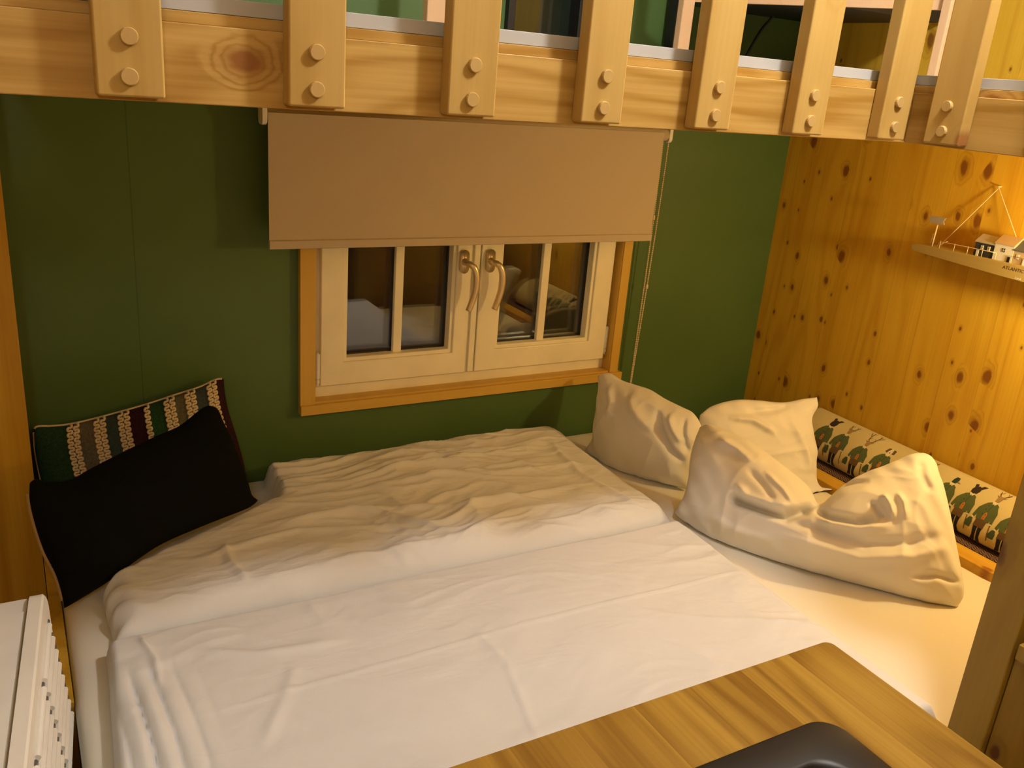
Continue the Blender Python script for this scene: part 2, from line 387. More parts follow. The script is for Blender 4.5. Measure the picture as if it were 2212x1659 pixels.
# timber casing
obj('casing', B((.664,.708,2.28,2.302,.670,1.45)), m_casing, win, bevel=.002)
obj('casing', B((1.722,1.756,2.28,2.302,.670,1.45)), m_casing, win, bevel=.002)
obj('casing', B((.664,1.756,2.28,2.302,1.418,1.45)), m_sill, win, bevel=.002)
obj('sill_board', B((.664,1.770,2.272,2.302,.642,.671)), m_sill, win, bevel=.002)
obj('jamb_lining', B((wx1-.008,wx1+.002,2.285,2.40,wz0,wz1),(wx0-.002,wx0+.004,2.285,2.40,wz0,wz1),(wx0,wx1,2.285,2.40,wz0-.002,wz0+.004)), m_casing, win)
# night garden wall beyond the glass
struct(obj('trim_1', B((XL-1,X1+1,4.0,4.1,-.5,2.0)), plain('dark_hedge', (.02,.022,.03), .9)))
# upper window
w2 = bpy.data.objects.new('window_2', None); C.objects.link(w2); w2.location = (1.36, Y1, uz0); struct(w2)
obj('window_frame', frame_bm(ux0, ux1, uz0, uz1, .022, 2.28, 2.36), m_black, w2, bevel=.002)
obj('pane', B((ux0+.02,ux1-.02,2.33,2.336,uz0+.02,uz1-.02)), m_dglass, w2)

# ---------------------------------------------------------------- roller blind
bl = thing('roller_blind', 'half-lowered beige fabric roller blind over the window', 'blind', (1.17, 2.24, 1.44))
yb = 2.225
bm = bmesh.new(); tube(bm, [(.572,yb+.012,1.455),(1.795,yb+.012,1.455)], .019, 20); obj('roller_tube', bm, m_blind, bl, smooth=True)
bm = bmesh.new()
nx, nz = 40, 30; g = []
for k in range(2):
    g.append([[bm.verts.new((.567+1.205*i/nx + .004*(1-j/nz)*0, yb-.008+.0012*k + .0018*sin(i*.5)*sin(j*.3) , 1.150+(1.462-1.150)*j/nz)) for j in range(nz+1)] for i in range(nx+1)])
for k in range(2):
    for i in range(nx):
        for j in range(nz): bm.faces.new((g[k][i][j], g[k][i+1][j], g[k][i+1][j+1], g[k][i][j+1]))
for i in range(nx): 
    for j in (0, nz): bm.faces.new((g[0][i][j], g[0][i+1][j], g[1][i+1][j], g[1][i][j]))
for j in range(nz):
    for i in (0, nx): bm.faces.new((g[0][i][j], g[0][i][j+1], g[1][i][j+1], g[1][i][j]))
obj('fabric', bm, m_blind, bl, smooth=False)
bm = bmesh.new(); prism(bm, [(yb-.012,1.131),(yb-.006,1.129),(yb+.001,1.131),(yb+.001,1.151),(yb-.006,1.154),(yb-.012,1.151)], lambda a, b, d: (d, a, b), .567, 1.772)
obj('bottom_bar', bm, m_blind, bl, bevel=.001)
for bx, s in ((.560, -1), (1.800, 1)):
    bm = bmesh.new(); prism(bm, rrect(yb-.008, yb+.034, 1.432, 1.50, .012, 5), lambda a, b, d: (d, a, b), bx-.006, bx+.006)
    prism(bm, rrect(yb+.03, 2.2995, 1.47, 1.515, .003, 3), lambda a, b, d: (d, a, b), bx-.006, bx+.006)
    tube(bm, [(bx-s*.006, yb+.012, 1.455), (bx-s*.02, yb+.012, 1.455)], .011, 14)
    lab(obj('bracket', bm, m_white, bl, bevel=.001), 'cream end bracket of the blind')
bm = bmesh.new()
def chainpt(k, t):   # two strands hanging from the right end, tied together low on the wall
    xa, xb, xc = (1.789, 1.765, 1.79)[0:3] if k == 0 else (1.812, 1.790, 1.80)
    z = 1.445-(1.445-.50)*t
    gap = (1-t)**1.0
    return Vector((1.797 + (-.011 if k == 0 else .011)*gap + .004*t + .003*sin(t*5), yb+.012+.02*t, z))
for k in range(2):
    nb = 150
    for i in range(nb):
        p = chainpt(k, i/nb); sphere(bm, p, .0029, 6, 4)
    tube(bm, [chainpt(k, i/20) for i in range(21)], .0008, 5)
obj('bead_chain', bm, m_cord, bl, smooth=True)
for k, t in ((0, .26), (1, .50)):
    bm = bmesh.new(); p = chainpt(k, t); tube(bm, [p+Vector((0,0,.009)), p+Vector((0,0,.006)), p-Vector((0,0,.006)), p-Vector((0,0,.009))], [.002,.0045,.0045,.002], 8)
    obj('chain_connector', bm, m_cord, bl, smooth=True)

# ---------------------------------------------------------------- loft bed
lf = thing('loft_bed', 'L-shaped pine loft bed with upright railing boards above the lower bed', 'loft bed', (.7, 1.13, 1.536))
yb0 = 1.105; xr = 1.432; zb, zt = 1.536, 1.622
obj('front_beam', B((-.35,xr+.055,yb0,yb0+.06,zb,zt)), m_beam, lf, bevel=.0015)
obj('side_beam', B((xr,xr+.055,-.2,yb0-.0005,zb,zt)), m_beamy, lf, bevel=.0015)
obj('platform', B((-.005,X1-.002,yb0+.061,Y1-.002,1.545,1.60),(xr+.056,X1-.002,-.2,yb0+.06,1.545,1.60)), m_sill, lf)
# ledge of thin timber on the beam and white edging above it
obj('beam_ledge', B((-.35,xr+.075,yb0+.012,yb0+.07,zt,zt+.013)), m_beam, lf, bevel=.001)
obj('beam_ledge', B((xr+.012,xr+.07,-.2,yb0+.011,zt,zt+.013)), m_beamy, lf, bevel=.001)
lab(obj('edging_strip', B((-.35,xr+.09,yb0+.017,yb0+.032,1.6355,1.6525),(xr+.017,xr+.032,-.2,yb0+.017,1.6355,1.6525)), m_strip, lf, bevel=.0008), 'grey-white edging strip on top of the beam')
obj('mattress_deck', B((-.005,X1-.01,yb0+.034,Y1-.01,1.60,1.648),(xr+.035,X1-.01,-.2,yb0+.033,1.60,1.648)), m_sheet, lf)
def peg(p, ax, par):
    bm = bmesh.new(); r = .0093
    n = 18; a = Vector(ax)
    u = Vector((0,0,1)); s = a.cross(u).normalized()
    L = lambda rr, h: [tuple(Vector(p)+a*h+s*rr*cos(2*pi*i/n)+u*rr*sin(2*pi*i/n)) for i in range(n)]
    loops(bm, [L(r, -.002), L(r, .0045), L(r-.001, .0058)], True, True)
    obj('peg', bm, m_peg, par)
for k in range(-1, 7):
    cx = .1297+.2056*k; y0 = 1.079
    bm = B((cx-.0347,cx+.0347,y0,yb0-.0003,1.541,2.02))
    o = obj('baluster', bm, m_bal, lf, bevel=.003, origin=(cx, y0, 1.541))
    for z in (1.6035, 1.5625): peg((cx+random.uniform(-.002,.002), y0, z+random.uniform(-.001,.001)), (0,-1,0), o)
for cy in (1.013, .807, .601):
    bm = B((xr-.026,xr-.0003,cy-.0347,cy+.0347,1.541,2.02))
    o = obj('baluster', bm, m_baly, lf, bevel=.003, origin=(xr-.013, cy, 1.541))
    for z in (1.6035, 1.5625): peg((xr-.026, cy, z), (-1,0,0), o)
obj('top_rail', B((-.35,xr+.055,yb0,yb0+.045,1.93,2.02)), m_beam, lf, bevel=.002)
obj('top_rail', B((xr,xr+.045,-.2,yb0-.0005,1.93,2.02)), m_beamy, lf, bevel=.002)
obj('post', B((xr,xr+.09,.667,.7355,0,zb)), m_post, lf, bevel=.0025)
# cupboard and panelling to the right of the post
cb = thing('pine_cupboard', 'pine cupboard with a projecting top beyond the post at right', 'cupboard', (1.65, .3, 0))
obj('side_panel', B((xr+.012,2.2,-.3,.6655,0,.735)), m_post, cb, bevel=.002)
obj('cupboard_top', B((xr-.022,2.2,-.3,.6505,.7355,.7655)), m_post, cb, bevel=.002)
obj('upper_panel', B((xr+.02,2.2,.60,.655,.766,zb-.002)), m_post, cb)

# pale rail standing on the loft
gr = thing('bed_guard', 'pale beech guard rail standing on the loft mattress behind the balusters', 'guard rail', (1.76, 1.7, 1.65))
Lp, Rp = Vector((1.615, 2.0, 0)), Vector((1.915, 1.43, 0))
for p in (Lp, Rp):
    bm = bmesh.new(); prism(bm, rrect(p.x-.019, p.x+.019, p.y-.012, p.y+.012, .003, 3), lambda a, b, d: (a, b, d), 1.6495, 2.0)
    obj('upright', bm, m_pink, gr)
d = (Rp-Lp).normalized(); nn = Vector((-d.y, d.x, 0))
bm = bmesh.new(); prism(bm, rrect(-.02, (Rp-Lp).length-.01, 1.812, 1.86, .008, 4), lambda a, b, dd: tuple(Lp+d*a+nn*dd+Vector((0,0,b))), .0135, .028)
obj('cross_rail', bm, m_pink, gr)
bm = bmesh.new(); prism(bm, rrect(.914, .962, 2.09, 2.118, .003, 3), lambda a, b, d: (a, b, d), 1.6495, 2.1)
tag(obj('wooden_upright', bm, m_pink), 'pale beech upright on the loft beside the dark window', 'post')
bk = thing('black_rack', 'black metal rack on the loft against the green wall', 'rack', (2.05, 2.2, 1.65))
obj('post', B((1.775,1.822,2.24,2.28,1.6495,2.25)), m_black, bk)
obj('shelf', B((1.775,2.385,1.80,2.239,1.83,2.12),(1.823,2.385,2.239,2.29,1.83,2.12)), m_black, bk)  # body made deeper and taller to keep lamp light off the walls below
bm = bmesh.new(); tube(bm, [tuple(v) for v in catmull([(2.17,2.24,1.852),(2.155,2.245,1.82),(2.13,2.25,1.79),(2.10,2.25,1.74),(2.07,2.26,1.66)], 14)], .0045, 8)
obj('cable', bm, m_black, bk, smooth=True)

# ---------------------------------------------------------------- lower bed
bed = thing('bed', 'wide low bed with a cream fitted sheet below the window', 'bed', (1.07, 1.5, 0))
obj('bed_base', B((.022,2.14,.76,2.295,0,.30)), m_ledge, bed, bevel=.003)
obj('side_board', B((-.004,.0205,1.52,2.29,0,.445)), m_walll, bed, bevel=.002)
bm = bmesh.new(); nx, ny = 90, 70; x0, x1, y0, y1 = .021, 2.142, .74, 2.295
def mz(x, y):
    d = min(x-x0, x1-x, y-y0, y1-y); r = .03
    z = .46 if d > r else .46-.03*(1-sqrt(max(0, 1-(1-d/r)**2)))
    return z + .0018*fbm(Vector((x*3, y*5, 1))) + .0025*exp(-((y-x*.12-.83)/.012)**2)*(x > 1.45)
def us(n, r): return [r*(i/4)**1.5/1 if i <= 4 else None for i in range(n)]
xs = [x0+(x1-x0)*(i/nx) for i in range(nx+1)]; ys = [y0+(y1-y0)*j/ny for j in range(ny+1)]
xs = sorted(set(xs+[x0+.004,x0+.01,x1-.004,x1-.01])); ys = sorted(set(ys+[y0+.004,y0+.01,y1-.01]))
G = [[bm.verts.new((x, y, mz(x, y))) for y in ys] for x in xs]
for i in range(len(xs)-1):
    for j in range(len(ys)-1): bm.faces.new((G[i][j], G[i+1][j], G[i+1][j+1], G[i][j+1]))
ring = [G[i][0] for i in range(len(xs))]+[G[-1][j] for j in range(1, len(ys))]+[G[i][-1] for i in range(len(xs)-2, -1, -1)]+[G[0][j] for j in range(len(ys)-2, 0, -1)]
low = [bm.verts.new((v.co.x, v.co.y, .3005)) for v in ring]; n = len(ring)
for i in range(n): bm.faces.new((ring[i], low[i], low[(i+1)%n], ring[(i+1)%n]))
bm.faces.new(low)
obj('mattress', bm, m_sheet, bed, smooth=True)
ld = obj('bedside_ledge', B((2.144,X1-.001,.75,2.20,0,.4735)), m_ledge, bevel=.002)
tag(ld, 'pine ledge between the mattress and the panelled wall', 'ledge')

def duvet(name, label, corners, zb, T, edge, wr, mat, seed, creases=(), nx=290, ny=170, extra=None):
    """corners: (x,y) back-left, back-right, front-right, front-left"""
    a, b, c, d = [Vector((*p, 0)) for p in corners]
    bm = bmesh.new(); G = []
    cr = [( [Vector((*p, 0)) for p in pl], h, w) for pl, h, w in creases]
    for i in range(nx+1):
        s = i/nx; s = s + .5/ (2*pi)*-.55*sin(2*pi*s)
        col = []
        for j in range(ny+1):
            t = j/ny; t = t - .5/(2*pi)*.55*sin(2*pi*t)
            p = (a.lerp(b, s)).lerp(d.lerp(c, s), t)
            Lx = (b-a).length; Ly = (d-a).length
            nw = Vector((p.x*4+seed, p.y*4, seed))
            ex = .012*noise.noise(nw); ey = .010*noise.noise(nw+Vector((9,3,0)))
            de = min(s*Lx, (1-s)*Lx, t*Ly, (1-t)*Ly)
            fall = max(0, 1-de/.15)
            ds, dt = min(s, 1-s)*Lx, min(t, 1-t)*Ly
            def prof(d_, r): 
                k = min(1, d_/r); return sqrt(max(0, 1-(1-k)**2))
            h = T*min(prof(ds, edge), 1)*prof(dt, edge)
            q = Vector((p.x, p.y, 0))
            wq = noise.noise(q*2.2+Vector((seed, 0, 0)))
            w1 = 1-abs(noise.noise(Vector((p.x*2.1+seed+wq*.9, p.y*9.0+wq*2.2+p.x*1.2, seed))))*2
            w2 = 1-abs(noise.noise(Vector((p.x*6+seed*2, p.y*19+wq*3+p.x*4, seed+4))))*2
            w3 = 1-abs(noise.noise(Vector((p.x*13+seed*3+wq*2, p.y*38+wq*4-p.x*7, seed+9))))*2.2
            amp = max(0, .35+.9*noise.noise(Vector((p.x*1.6, p.y*2.2, seed+7))))
            f = min(1, de/.05)
            h += f*(wr*.8*amp*max(0, w1)**3 + wr*.4*max(.15,amp)*max(0, w2)**3 + wr*.14*max(.2,amp)*max(0, w3)**2 + .006*noise.noise(q*3+Vector((0,0,seed))) + .010*noise.noise(q*1.3+Vector((4,0,seed))))
            if extra: h += extra(p, s, t, f)
            for pl, hh, ww in cr:
                dd, tt, sd = segdist(q, pl)
                if dd < ww*4: h += hh*exp(-(dd/ww)**2)*min(1, 6*tt, 6*(1-tt))*f
            col.append(bm.verts.new((p.x+ex*fall, p.y+ey*fall, zb+max(.0, h))))
        G.append(col)
    for i in range(nx):
        for j in range(ny): bm.faces.new((G[i][j], G[i+1][j], G[i+1][j+1], G[i][j+1]))
    ring = [G[i][0] for i in range(nx+1)]+[G[-1][j] for j in range(1, ny+1)]+[G[i][-1] for i in range(nx-1, -1, -1)]+[G[0][j] for j in range(ny-1, 0, -1)]
    n = len(ring); low = [bm.verts.new((v.co.x, v.co.y, zb-.0005)) for v in ring]
    for i in range(n): bm.faces.new((ring[i], low[i], low[(i+1)%n], ring[(i+1)%n]))
    bm.faces.new(low)
    return tag(obj(name, bm, mat, smooth=True), label, 'duvet', 'duvets on the lower bed')
def Zp(z, *ps): return [tuple(at(2, z, *p))[:2] for p in ps]
def exA(p, s, t, f):
    # gathered cover pleats running towards the foot end
    k = exp(-((p.x-.115)/.07)**2)*max(0, min(1, (1.50-p.y)/.12))
    return f*k*(.022*(abs(sin(p.x*pi/.036+1.5*p.y+.5*sin(p.y*9)))**.6-.5) + .004*sin(p.y*20))
def exB(p, s, t, f):
    k = exp(-max(0, p.x-.1)/.035)*max(0, min(1, (1.95-p.y)/.1))
    # pressed flat under and behind the cushions
    dl = (p-Vector((.02,1.80,0))).dot(Vector((-.449,.893,0))); w = max(0, min(1, (dl+.035)/.06))*max(0, min(1, (.565-p.x)/.05))
    return .012*k*sin(p.y*95+2*sin(p.x*40)) - .2*w*w*(3-2*w)
duvet('duvet', 'white duvet spread flat in the foreground, nearest the worktop', [(.085,1.605),(1.492,1.598),(1.485,.78),(.045,.80)], .4645, .048, .022, .015, m_duvet_a, 3.3,
      [(Zp(.5,(330,1590),(700,1480),(1100,1370),(1560,1250),(1640,1235)), .0035, .004), (Zp(.5,(1020,1370),(1090,1440),(1180,1659)), .003, .006), (Zp(.5,(300,1375),(340,1440),(350,1500)), .006, .006),
       (Zp(.5,(420,1420),(560,1425),(760,1390)), .006, .012), (Zp(.5,(560,1640),(620,1510),(640,1440)), .004, .012)], extra=exA)
duvet('duvet', 'white creased duvet lying nearest the window, behind the flat one', [(.09,2.262),(1.505,2.27),(1.500,1.618),(.10,1.622)], .4645, .062, .055, .032, m_duvet_b, 8.1,
      [(Zp(.54,(740,1060),(900,1035),(1080,1000),(1140,990)), .006, .006), (Zp(.54,(560,1130),(760,1100),(1010,1090),(1300,1030)), .010, .014), (Zp(.54,(420,1200),(640,1140),(900,1130)), .008, .012),
       (Zp(.54,(1180,940),(1250,1010),(1400,1100)), .006, .012), (Zp(.54,(560,1060),(760,1040),(1000,960)), .006, .009), (Zp(.54,(700,1210),(900,1180),(1200,1100)), .006, .012),
       (Zp(.54,(540,1250),(500,1210),(480,1160)), .006, .010),(Zp(.54,(900,1000),(1010,985),(1170,960)), .007, .007)], extra=exB)

# ---------------------------------------------------------------- cushions and pillows
def plane_from(A, Bp, deg, forced=None):
    d = (Bp-A); d.z = 0; d.normalize(); m = Vector((-d.y, d.x, 0))
    if m.dot(Vector((A.x, A.y, 0))) < 0: m = -m
    up = Vector((0,0,1))*cos(radians(deg))+m*sin(radians(deg))
    n = d.cross(up).normalized()
    if n.dot(A-CAM) > 0: n = -n        # towards the viewer
    return A, n
def pillow(name, mat, P, n, bottom, right, top, left, T, Tb, seed, creases=(), wr=.006, nu=110, nv=80, zmin=.463, pw=.5, parent=None, origin=None, xmin=-.004, bulge=None, wfreq=5, link=True):
    """bottom/top left->right, left/right bottom->top, as outline points of the cushion's own plane"""
    b3, r3, t3, l3 = [catmull([onplane(P, n, *q) for q in c], k) for c, k in ((bottom, nu), (right, nv), (top, nu), (left, nv))]
    cr = [([onplane(P, n, *q) for q in pl], h, w) for pl, h, w in creases]
    eu = (b3[-1]-b3[0]).normalized(); ev = n.cross(eu)
    def loc2(p): return Vector(((p-P).dot(eu), (p-P).dot(ev), 0))
    cr = [([loc2(p) for p in pl], h, w) for pl, h, w in cr]
    def surf(i, j, side):
        s, t = i/nu, j/nv
        base = (b3[i]*(1-t)+t3[i]*t) + (l3[j]*(1-s)+r3[j]*s) - (b3[0]*(1-s)*(1-t)+b3[-1]*s*(1-t)+t3[0]*(1-s)*t+t3[-1]*s*t)
        e = (max(0, 4*s*(1-s))*max(0, 4*t*(1-t)))**pw
        q = loc2(base)
        if side > 0:
            h = T*e
            if bulge: h *= bulge(s, t)
            edge = min(1, 8*min(s, 1-s, t, 1-t))
            k = noise.noise(q*3+Vector((seed, 0, 0)))
            w1 = 1-abs(noise.noise(Vector((q.x*wfreq+k*1.5+seed, q.y*wfreq*1.6+k*2, seed))))*2.2
            w2 = 1-abs(noise.noise(Vector((q.x*wfreq*2.3-q.y*4+seed, q.y*wfreq*2.6+k*3, seed+5))))*2.2
            h += edge*(wr*max(0, w1)**2 + wr*.45*max(0, w2)**2 + wr*1.2*noise.noise(q*6+Vector((0,0,seed))))
            # gathers running in from the seam
            sd = min(s, 1-s, t, 1-t)
            h += wr*.5*exp(-sd/.10)*min(1, sd/.02)*sin((q.x+q.y)*90+4*k)
            for pl, hh, ww in cr:
                dd, tt, _ = segdist(q, pl)
                if dd < ww*4: h += 1.6*hh*exp(-(dd/ww)**2)*min(1, 5*tt, 5*(1-tt), edge*2)
            p = base+n*h
        else:
            p = base-n*(Tb*e)
        p.z = max(p.z, zmin if side > 0 else zmin-.0005); p.x = max(p.x, xmin); p.y = min(p.y, Y1-.004)
        return p
    bm = bmesh.new(); uv = bm.loops.layers.uv.new('UVMap')
    F_ = [[bm.verts.new(surf(i, j, 1)) for j in range(nv+1)] for i in range(nu+1)]
    K_ = [[F_[i][j] if i in (0, nu) or j in (0, nv) else bm.verts.new(surf(i, j, -1)) for j in range(nv+1)] for i in range(nu+1)]
    for i in range(nu):
        for j in range(nv):
            f = bm.faces.new((F_[i][j], F_[i+1][j], F_[i+1][j+1], F_[i][j+1]))
            for l, (a, b) in zip(f.loops, ((i,j),(i+1,j),(i+1,j+1),(i,j+1))): l[uv].uv = (a/nu, b/nv)
            try:
                f = bm.faces.new((K_[i][j], K_[i][j+1], K_[i+1][j+1], K_[i+1][j]))
                f.material_index = 1 if isinstance(mat, list) else 0
                for l, (a, b) in zip(f.loops, ((i,j),(i,j+1),(i+1,j+1),(i+1,j))): l[uv].uv = (a/nu, b/nv)
            except ValueError: pass
    o = obj(name, bm, mat, parent, smooth=True, origin=origin)
    return o, surf, (b3, r3, t3, l3)

# the large pillow in front, folded with a valley between two peaks
A = at(2, .47, 1460, 1115); Bp = at(2, .47, 2075, 1305); P, n = plane_from(A, Bp, 34)
def bulP3(s, t):   # two puffed lobes and a thinner middle top
    return 1 - .42*exp(-((s-.47)/.10)**2)*max(0, (t-.35)/.65) 
o, _, _ = pillow('pillow', m_pillow, P, n,
    bottom=[(1457,1108),(1478,1127),(1548,1175),(1657,1216),(1767,1247),(1899,1282),(1987,1302),(2066,1314)],
    right=[(2066,1314),(2082,1285),(2079,1245),(2066,1175),(2053,1110),(2040,1055),(2031,1030),(2024,1003)],
    top=[(1512,922),(1532,918),(1560,926),(1590,940),(1640,968),(1688,1004),(1730,1036),(1752,1060),(1766,1088),(1780,1090),(1800,1070),(1830,1046),(1870,1024),(1920,1004),(1965,984),(1990,979),(2010,986),(2024,1003)],
    left=[(1457,1108),(1478,1072),(1487,1040),(1491,1000),(1498,965),(1512,922)],
    T=.135, Tb=.05, seed=2.7, wr=.0075, nu=190, nv=120, zmin=.4635, pw=.42, bulge=bulP3, wfreq=4.5,
    creases=[([(1592,1082),(1605,1098),(1640,1112),(1705,1134),(1740,1120),(1768,1096)], -.030, .013),
             ([(1600,1062),(1625,1094),(1680,1114),(1735,1112)], .012, .012),
             ([(1625,1030),(1660,1070),(1685,1108)], -.006, .009),
             ([(1660,1035),(1700,1075),(1725,1112)], .006, .007),
             ([(1768,1112),(1790,1135),(1850,1146),(1900,1140)], -.020, .011),
             ([(1765,1125),(1800,1152),(1860,1160),(1930,1152)], .012, .010),
             ([(1700,1140),(1780,1165),(1870,1190),(1960,1185),(2040,1165)], -.012, .012),
             ([(1660,1165),(1760,1195),(1860,1222),(1970,1215),(2050,1190)], .010, .013),
             ([(1790,1080),(1830,1058),(1880,1055)], -.010, .009),
             ([(1905,1085),(1920,1110),(1930,1140)], .014, .007), ([(1935,1080),(1950,1105),(1955,1140)], .010, .007), ([(1880,1100),(1895,1125),(1905,1140)], -.010, .007),
             ([(1960,1255),(2020,1250),(2078,1262)], -.010, .008), ([(1560,960),(1600,985),(1640,1020)], .008, .010),
             ([(1530,1120),(1600,1160),(1700,1190)], .006, .012), ([(1985,1000),(1990,1040),(2010,1080)], -.008, .010)])
tag(o, 'large white pillow in front, pinched into two peaks with a valley between', 'pillow', 'white pillows at the head of the bed')
# middle pillow, behind the front one, one tall corner
A = at(2, .47, 1560, 1105); Bp = at(2, .47, 1767, 1100); P, n = plane_from(A, Bp, 20)
P = P + Vector((.05, .14, 0))
o, _, _ = pillow('pillow', m_pillow, P, n,
    bottom=[(1500,1085),(1600,1100),(1700,1105),(1792,1082)],
    right=[(1792,1082),(1794,1066),(1768,1045),(1762,1010),(1764,975),(1757,935),(1753,905),(1766,878),(1765,858)],
    top=[(1512,896),(1540,876),(1591,863),(1640,864),(1690,868),(1735,860),(1765,856)],
    left=[(1500,1085),(1500,1030),(1504,960),(1512,896)],
    T=.055, Tb=.05, seed=5.1, wr=.007, nu=110, nv=90, zmin=.4635,
    creases=[([(1560,900),(1610,905),(1660,935)], .010, .010), ([(1600,890),(1660,885),(1700,875)], -.008, .010), ([(1690,900),(1720,960),(1740,1020)], .007, .014)])
tag(o, 'white pillow behind the two-peaked one, its tall corner against the patterned bolster', 'pillow', 'white pillows at the head of the bed')
# left pillow, standing on its end near the green wall
A = at(2, .47, 1266, 969); Bp = at(2, .47, 1484, 1055); P, n = plane_from(A, Bp, 14)
o, _, _ = pillow('pillow', m_pillow, P, n,
    bottom=[(1263,972),(1328,1019),(1416,1041),(1490,1057)],
    right=[(1490,1057),(1498,1010),(1510,960),(1515,925),(1508,905)],
    top=[(1292,812),(1306,806),(1322,808),(1345,822),(1372,831),(1405,842),(1438,862),(1473,879),(1495,890),(1508,905)],
    left=[(1263,972),(1282,945),(1288,900),(1294,855),(1292,812)],
    T=.085, Tb=.03, seed=9.4, wr=.007, nu=100, nv=80, zmin=.4635,
    creases=[([(1440,880),(1450,930),(1470,970),(1490,1000)], -.014, .010), ([(1465,890),(1478,930),(1495,960)], .010, .008), ([(1330,830),(1345,870),(1340,900)], .008, .012), ([(1490,900),(1492,940),(1496,980)],-.008,.006),([(1380,850),(1400,890),(1440,930)],.008,.014)])
tag(o, 'white pillow standing below the blind chain against the green wall', 'pillow', 'white pillows at the head of the bed')

# black velvet cushion
A = at(2, .48, 135, 1315); Bp = at(2, .55, 555, 1080); P, n = plane_from(A, Bp, 33)
n0 = n.copy()
# tilt the plane so it passes through both bottom corners
d = (Bp-A).normalized(); up = d.cross(n).normalized(); n = up.cross(d).normalized()
if n.dot(A-CAM) > 0: n = -n
bc = thing('velvet_cushion', 'black velvet cushion leaning in front of the striped one', 'cushion', (.25, 1.95, .48))
o, sf, (b3, r3, t3, l3) = pillow('cushion_body', [m_velvet, m_tan], P, n,
    bottom=[(138,1314),(150,1308),(200,1278),(240,1252),(304,1204),(354,1173),(415,1146),(472,1123),(526,1102),(545,1092),(558,1081)],
    right=[(558,1081),(545,1070),(538,1050),(520,1000),(500,950),(482,910),(472,886),(462,878)],
    top=[(64,1042),(80,1034),(100,1040),(150,1036),(200,1010),(260,979),(337,942),(380,924),(405,907),(428,888),(446,877),(462,878)],
    left=[(138,1314),(134,1285),(120,1240),(95,1190),(75,1130),(64,1080),(64,1042)],
    T=.060, Tb=.035, seed=4.2, wr=.003, zmin=.467, xmin=-.05, parent=bc, nu=100, nv=70)
bm = bmesh.new(); tube(bm, [p-n*.006 for p in l3[4:-6]], .004, 6); lab(obj('tan_piping', bm, m_tan, bc, smooth=True), 'tan piping on the left edge')
# striped cushion
A = Vector((.01, 2.165, .47)); P = A; 
sc = thing('striped_cushion', 'striped green, grey and plum cushion with cream braids against the wall', 'cushion', (.25, 2.2, .47))
Lq = at(1, 2.262, 72, 925); n = (at(1, 2.268, 483, 815)-Lq).cross(Lq-at(1, 2.19, 100, 1150)).normalized()
P = Lq
if n.dot(P-CAM) > 0: n = -n
o, sf, (b3, r3, t3, l3) = pillow('cushion_body', [m_stripes, m_stripes], P, n,
    bottom=[(112,1180),(200,1150),(330,1110),(450,1070),(532,1028)],
    right=[(532,1028),(524,990),(510,940),(494,890),(486,850),(483,818)],
    top=[(72,930),(80,921),(110,920),(150,916),(200,905),(260,889),(320,872),(380,852),(430,836),(465,820),(483,818)],
    left=[(112,1180),(100,1100),(88,1040),(76,980),(72,930)],
    T=.060, Tb=.02, seed=1.4, wr=.002, zmin=.467, xmin=-.005, parent=sc, nu=100, nv=70)
bm = bmesh.new(); tube(bm, [p+n*.003 for p in t3[1:-1]], .0026, 6); tube(bm, [p+n*.002 for p in l3[10:-1]], .002, 6)
lab(obj('piping', bm, m_cord, sc, smooth=True), 'cream piping along the top seam')
nu, nv = 100, 70
def surfpt(s, t):
    i = min(max(s*nu, 0), nu-1e-6); j = min(max(t*nv, 0), nv-1e-6); a, b = int(i), int(j); fi, fj = i-a, j-b
    return (sf(a,b,1)*(1-fi)*(1-fj)+sf(a+1,b,1)*fi*(1-fj)+sf(a,b+1,1)*(1-fi)*fj+sf(a+1,b+1,1)*fi*fj)
for s0, cols in ((.195, 2), (.325, 2), (.445, 2), (.565, 1), (.685, 2), (.80, 2), (.925, 2)):
    bm = bmesh.new()
    for c in range(cols):
        off = (c-.5*(cols-1))*.031
        npt = 220; pts = []
        for k in range(npt):
            t = .995-.72*k/npt
            ph = k/npt*2*pi*15
            pts.append(surfpt(s0+off+.0105*sin(ph), t+.006*sin(2*ph))+n*(.0025+.001*cos(ph)))
        tube(bm, pts, .0032, 6)
    obj('braid_trim', bm, m_cord, sc, smooth=True)

# ---------------------------------------------------------------- bolster with printed animals
prof = catmull([(2.262,0,.4765),(2.243,0,.488),(2.236,0,.510),(2.243,0,.540),(2.268,0,.573),(2.305,0,.597),(2.340,0,.608),(2.366,0,.602),(2.380,0,.575),(2.384,0,.53),(2.382,0,.49),(2.370,0,.4768)], 44)
NP = len(prof); FR = 27     # index of the top line
cen = Vector((2.31, 0, .53))
def bols(y, k):
    i = min(int(k), NP-2); f = k-i; p = prof[i].lerp(prof[i+1], f)
    e = min(1, max(0, (y-.84)/.04))*min(1, max(0, (1.96-y)/.04)); e = .55+.45*sqrt(max(0, 1-(1-e)**2))
    q = cen+(p-cen)*e; w = .004*sin(y*11)+.003*sin(y*27+1)
    q = q+(p-cen).normalized()*w*(1 if p.x < 2.34 and p.z > .485 else 0)
    return Vector((min(q.x, X1-.003), y, max(q.z, .4765)))
bt = thing('bolster', 'long linen bolster printed with animals in green coats, along the pine wall', 'bolster', (2.31, 1.5, .4765))
bm = bmesh.new(); ny = 130; G = [[bm.verts.new(bols(.84+1.12*j/ny, i*(NP-1)/(NP-1))) for i in range(NP)] for j in range(ny+1)]
for j in range(ny):
    for i in range(NP): bm.faces.new((G[j][i], G[j+1][i], G[j+1][(i+1)%NP], G[j][(i+1)%NP]))
bm.faces.new(G[0]); bm.faces.new(G[-1][::-1])
bol = obj('bolster_cover', bm, m_bolster, bt, smooth=True)
